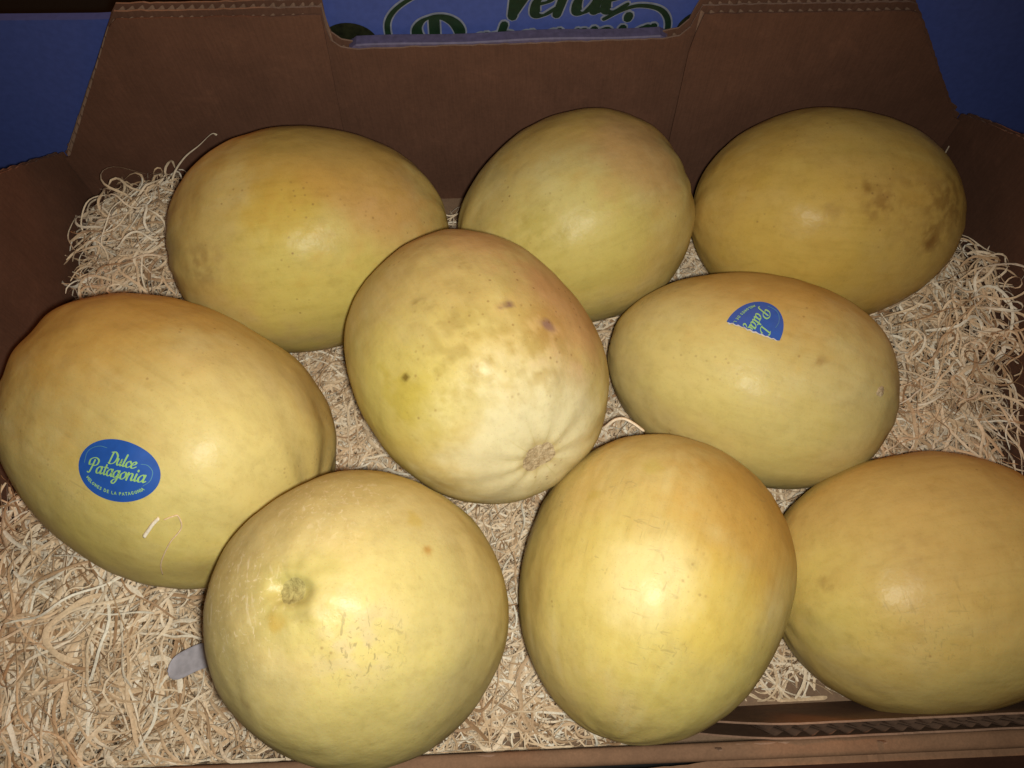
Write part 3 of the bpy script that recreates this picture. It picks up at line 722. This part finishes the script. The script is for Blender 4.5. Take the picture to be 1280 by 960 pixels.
# ------------------------------------------------------------------ wood wool bedding
def inside_value(P, nm):
    x, y, z, a, b, az, el, k, b2, p, ro = MEL[nm]
    L = (P-np.array([x, y, z]))@basis(az, el)
    c_, s_ = math.cos(-ro), math.sin(-ro)
    L = np.stack([L[..., 0], L[..., 1]*c_-L[..., 2]*s_, L[..., 1]*s_+L[..., 2]*c_], -1)
    tp = 1+k*np.clip(L[..., 0]/a, -1, 1)
    L = np.stack([L[..., 0]/a, L[..., 1]/(b*tp), L[..., 2]/(b2*tp)], -1)
    return (np.abs(L)**p).sum(-1)**(1/p)
def height(x, y):
    g = lambda cx, cy, sx, sy, h: h*np.exp(-((x-cx)/sx)**2-((y-cy)/sy)**2)
    h = .016+g(-.27, .07, .12, .10, .046)+g(-.235, .10, .05, .035, .012)+g(-.215, .068, .06, .028, .016)+g(-.258, .345, .050, .050, .054)+g(.30, .225, .075, .085, .046)+g(.315, .27, .03, .05, .022)+g(.29, .29, .05, .05, .012)
    h = h+g(-.06, .23, .05, .06, .012)+g(.02, .05, .03, .06, .014)-g(.17, .02, .05, .03, .012)
    return h+.011*(vnoise(np.stack([np.ravel(x)/.022, np.ravel(y)/.022, 0*np.ravel(x)], 1), 3)-.5).reshape(np.shape(x))
def push(P, grow=1.012):
    for nm, M in MEL.items():
        f = inside_value(P, nm); c = np.array(M[:3])
        k = np.where(f < grow, grow/np.maximum(f, .2), 1.0)
        P = c+(P-c)*k[..., None]
    return P
K = 17
def strands(cx, cy, cz, heading, length, width, curl, seedrng, lift=None, tw=1.2):
    n = len(cx)
    kap = seedrng.normal(0, 1, (n, 4))*curl[:, None]
    s = np.linspace(-.5, .5, K)
    th = heading[:, None]+kap[:, :1]*s*3+kap[:, 1:2]*np.sin(s*6+kap[:, 2:3]*3)*.9+.16*np.sin(s[None]*15+seedrng.uniform(0, 6, (n, 1)))
    pit = .30*np.sin(s[None]*seedrng.uniform(4, 12, (n, 1))+seedrng.uniform(0, 6.28, (n, 1)))*seedrng.uniform(.2, 1.3, (n, 1))
    st = length[:, None]/(K-1)
    dx = np.cos(th)*np.cos(pit)*st; dy = np.sin(th)*np.cos(pit)*st; dz = np.sin(pit)*st
    P = np.stack([np.cumsum(dx, 1), np.cumsum(dy, 1), np.cumsum(dz, 1)], -1)
    P -= P.mean(1, keepdims=True); P += np.stack([cx, cy, cz], -1)[:, None]
    return P
def ribbon_mesh(P, width, twist):
    T = np.gradient(P, axis=1); T /= np.linalg.norm(T, axis=-1, keepdims=True)+1e-9
    up = np.array([0, 0, 1.]); side = np.cross(T, up); side /= np.linalg.norm(side, axis=-1, keepdims=True)+1e-9
    nr = np.cross(side, T)
    Wv = side*np.cos(twist)[..., None]+nr*np.sin(twist)[..., None]
    Nv = -side*np.sin(twist)[..., None]+nr*np.cos(twist)[..., None]
    n, Kk = P.shape[:2]
    tap = np.ones(Kk); tap[0] = tap[-1] = .55
    w2 = (width[:, None]*tap)[..., None]
    V = np.stack([P-Wv*w2/2, P+Nv*w2*.16, P+Wv*w2/2], 2).reshape(-1, 3)
    i = np.arange(n)[:, None, None]*Kk*3+np.arange(Kk-1)[None, :, None]*3+np.arange(2)[None, None]
    F = np.stack([i, i+1, i+4, i+3], -1).reshape(-1, 4)
    return V, F
NS = 30000
cx = rng.uniform(-.32, .321, NS); cy = rng.uniform(-.004, .394, NS)
hz = height(cx, cy); dep = rng.uniform(0, 1, NS)**1.4
cz = np.maximum(.002, hz*(1-.75*dep)+.003*rng.normal(0, 1, NS))
P0 = np.stack([cx, cy, cz], -1)
mn = np.min([inside_value(P0, nm) for nm in MEL], 0)
over = np.zeros(NS, bool)    # only what lies open or just under a flank
for nm, M in MEL.items():
    f = inside_value(np.stack([cx, cy, np.full(NS, M[2])], -1), nm); over |= (f < .62)
keep = (mn > .93) & ~over
# bare board near the front right
bare = ((cy > .37) & (cx > -.235)) | ((cx < -.31) & (cy > .2)) | (((cx-.180)/.022)**2+((cy-.030)/.010)**2 < 1)
keep &= ~bare
cx, cy, cz = cx[keep], cy[keep], cz[keep]; n = len(cx)
near = np.exp(-((cx+.27)/.12)**2-((cy-.06)/.11)**2)     # longer, broader shreds in the front corner heap
length = rng.uniform(.022, .062, n)*(1+.6*near); width = rng.uniform(.0006, .0013, n)*rng.choice([1, 1.4, 2.1], n, p=[.5, .35, .15])*(1+.3*near)
P = strands(cx, cy, cz, rng.uniform(0, 6.283, n), length, width, rng.uniform(.1, 1.0, n), rng)
free = (rng.uniform(0, 1, n) < .24)*(dep[keep] < .25)      # some strands arch clear of the heap
s_ = np.linspace(-1, 1, K)[None]
P[..., 2] += free[:, None]*rng.uniform(.002, .011, (n, 1))*(1-s_**2)
P = push(P); P = push(P)
lim = np.where(P[..., 0] > .083, .0225+.022*(P[..., 0]-.2), fy(P[..., 0])+.002)
cutby = np.maximum(lim-P[..., 1], np.maximum(P[..., 1]-.3955, np.abs(P[..., 0])-.3225)).max(1)
P[..., 0] = np.clip(P[..., 0], -.3225, .324); P[..., 1] = np.clip(P[..., 1], np.where(P[..., 0] > .083, .0225+.022*(P[..., 0]-.2), fy(P[..., 0])+.002), .3955)
P[..., 2] = np.clip(P[..., 2], .0008, height(P[..., 0], P[..., 1])+.014)
ok = np.min([inside_value(P, nm).min(1) for nm in MEL], 0) > .985
ok &= cutby < .0035+.004*(P[:, 0, 0] < -.05)
ontag = ((P[..., 0] > -.206) & (P[..., 0] < -.165) & (np.abs(P[..., 1]-.044) < .013) & (P[..., 2] > .048)).any(1); ok &= ~ontag
P, width = P[ok], width[ok]; n = len(P)
tw = rng.normal(0, .85, (n, 1))+np.cumsum(rng.normal(0, .22, (n, K)), 1)
nx = 130
qx = np.where(np.arange(nx) < 60, rng.uniform(-.305, -.215, nx), rng.uniform(.26, .312, nx)); qy = np.where(np.arange(nx) < 60, rng.uniform(.29, .385, nx), rng.uniform(.19, .30, nx))
Q = strands(qx, qy, height(qx, qy)+rng.uniform(.000, .010, nx), rng.uniform(0, 6.283, nx), rng.uniform(.035, .075, nx), None, rng.uniform(.9, 2.2, nx), rng)
Q[..., 2] += rng.uniform(.0, .018, (nx, 1))*(1-np.linspace(-1, 1, K)[None]**2)
Q = push(push(Q)); Q[..., 0] = np.clip(Q[..., 0], -.3215, .323); Q[..., 1] = np.clip(Q[..., 1], 0, .395); Q[..., 2] = np.maximum(Q[..., 2], .002)
kq = np.min([inside_value(Q, nm).min(1) for nm in MEL], 0) > .985; Q = Q[kq]
P = np.concatenate([P, Q]); width = np.concatenate([width, rng.uniform(.0009, .0019, len(Q))]); tw = np.concatenate([tw, rng.normal(0, .8, (len(Q), 1))+np.cumsum(rng.normal(0, .25, (len(Q), K)), 1)]); n = len(P)
V, F = ribbon_mesh(P, width, tw)

def straw_material():
    t = NT('shredded_wood'); at = t.n('ShaderNodeAttribute', attribute_name='tone'); g = t.n('ShaderNodeNewGeometry')
    c = t.ramp(at.outputs['Fac'], [(0, (.44, .27, .15)), (.22, (.76, .55, .35)), (.55, (.90, .71, .50)), (1, (.97, .89, .75))])
    a = t.n('ShaderNodeTexNoise', i_Scale=700.0, i_Detail=3.0); t.l(g.outputs['Position'], a.inputs['Vector'])
    c = t.mix(.5, c, t.ramp(a.outputs['Fac'], [(.3, (.6, .58, .52)), (.65, (1.08, 1.08, 1.08))]), 'MULTIPLY')
    t.l(c, t.b.inputs['Base Color']); t.b.inputs['Roughness'].default_value = .55; t.b.inputs['Specular IOR Level'].default_value = .3
    return t.m
M_straw = straw_material()
me = bpy.data.meshes.new('wood_wool')
me.vertices.add(len(V)); me.vertices.foreach_set('co', V.astype(np.float32).ravel())
me.loops.add(len(F)*4); me.loops.foreach_set('vertex_index', F.ravel().astype(np.int32))
me.polygons.add(len(F)); me.polygons.foreach_set('loop_start', np.arange(0, len(F)*4, 4, dtype=np.int32)); me.polygons.foreach_set('loop_total', np.full(len(F), 4, np.int32))
me.update(calc_edges=True)
tone = np.clip(rng.normal(.5, .32, n), 0, 1)
ca = me.attributes.new('tone', 'FLOAT', 'POINT'); ca.data.foreach_set('value', np.repeat(tone, K*3).astype(np.float32))
me.polygons.foreach_set('use_smooth', [True]*len(F))
me.materials.append(M_straw)
o = bpy.data.objects.new('wood_wool', me); C.objects.link(o)
tag(o, 'tan shredded wood wool bedding spread under the melons', 'bedding', kind='stuff')

# single strands that stand clear of the heap
def loose(pts, wd, label, tn=.7, twist=0.3):
    P = catmull(pts, 8)[None]; kk = P.shape[1]
    V, F = ribbon_mesh(P, np.array([wd]), np.linspace(-twist, twist, kk)[None])
    o = mesh('wood_wool_strand', V, F, M_straw, smooth=True)
    a = o.data.attributes.new('tone', 'FLOAT', 'POINT'); a.data.foreach_set('value', np.full(len(V), tn, np.float32))
    sol = o.modifiers.new('thickness', 'SOLIDIFY'); sol.thickness = .0003
    tag(o, label, 'strand', 'loose wood wool strands'); return o
def on(nm, pts, off=.0007):      # world points drawn onto a melon's skin
    o, mw, Bs = melons[nm]; M = MEL[nm]; out = []
    for p in pts:
        h, nn, _, _ = trees[nm].find_nearest(Vector((np.array(p)-np.array(M[:3]))@Bs)); nn = nn if nn.dot(h) > 0 else -nn
        out.append(np.array(mw@(h+nn*off)))
    return out
loose([(-.243, .352, .040), (-.2440, .368, .052), (-.240, .378, .065), (-.228, .383, .078), (-.214, .385, .088), (-.205, .3855, .0955), (-.2005, .3855, .0985), (-.1985, .386, .0965)], .0016, 'thin curled strand standing up against the rear wall beside the orange flushed melon', .75, 1.6)
loose(on('M1', [(-.1786, .0956, .1414), (-.1757, .0980, .1440), (-.1729, .1007, .1462), (-.1698, .1030, .1478)], .0006), .0022, 'short broad pale sliver lying on the stickered melon, just below its sticker', .95, .1)
loose(on('M1', [(-.1679, .1022, .1466), (-.1640, .1036, .1467), (-.1615, .1037, .1462), (-.1613, .0990, .1412), (-.1678, .0931, .1367), (-.1747, .0862, .1270), (-.1774, .0823, .1172)], .0006), .0007, 'long thin bent strand hanging down the skin of the stickered melon', .35, .1)
loose([(.0500, .172, .070), (.0547, .1704, .080), (.0600, .1725, .085), (.0650, .1722, .087), (.0705, .1690, .087), (.0765, .1648, .085)], .0018, 'pale arched strand in the gap between the central melon and the half stickered melon', .75, .2)
loose([(.319, .385, .068), (.3205, .386, .060), (.3210, .386, .053), (.3150, .386, .050)], .0011, 'fine bent strand against the rear wall beside the bruised melon', .7)

# pale paper tag sticking out from under the pitted melon
V = []; F = []
tp_ = catmull([(-.1655, .0500, .0640), (-.1760, .0480, .0600), (-.1860, .0440, .0575), (-.1925, .0405, .0565)], 6)
nn = len(tp_)
for lay in (0, .0005):
    for i, p in enumerate(tp_):
        t = i/(nn-1); hw = .0070*math.sqrt(max(0.02, 1-max(0, (t-.55)/.45)**2.2))
        d = np.array([.36, -.93, .12]); d = d/np.linalg.norm(d)
        for j in range(7):
            q = p+d*hw*(j/3-1)*1.0; V.append(q+np.array([0, 0, lay+.0008*((j/3-1)**2)]))
for lay in (0, 1):
    for i in range(nn-1):
        for j in range(6):
            a = lay*nn*7+i*7+j; F.append((a, a+1, a+8, a+7) if lay else (a, a+7, a+8, a+1))
for i in range(nn-1):
    for j in (0, 6):
        a = i*7+j; F.append((a, a+7, a+7+nn*7, a+nn*7))
for j in range(6):
    a = (nn-1)*7+j; F.append((a, a+1, a+1+nn*7, a+nn*7))
tag(mesh('paper_tag', V, F, M_tag, smooth=True), 'rounded pale grey paper tag sticking out from under the pitted melon', 'tag')
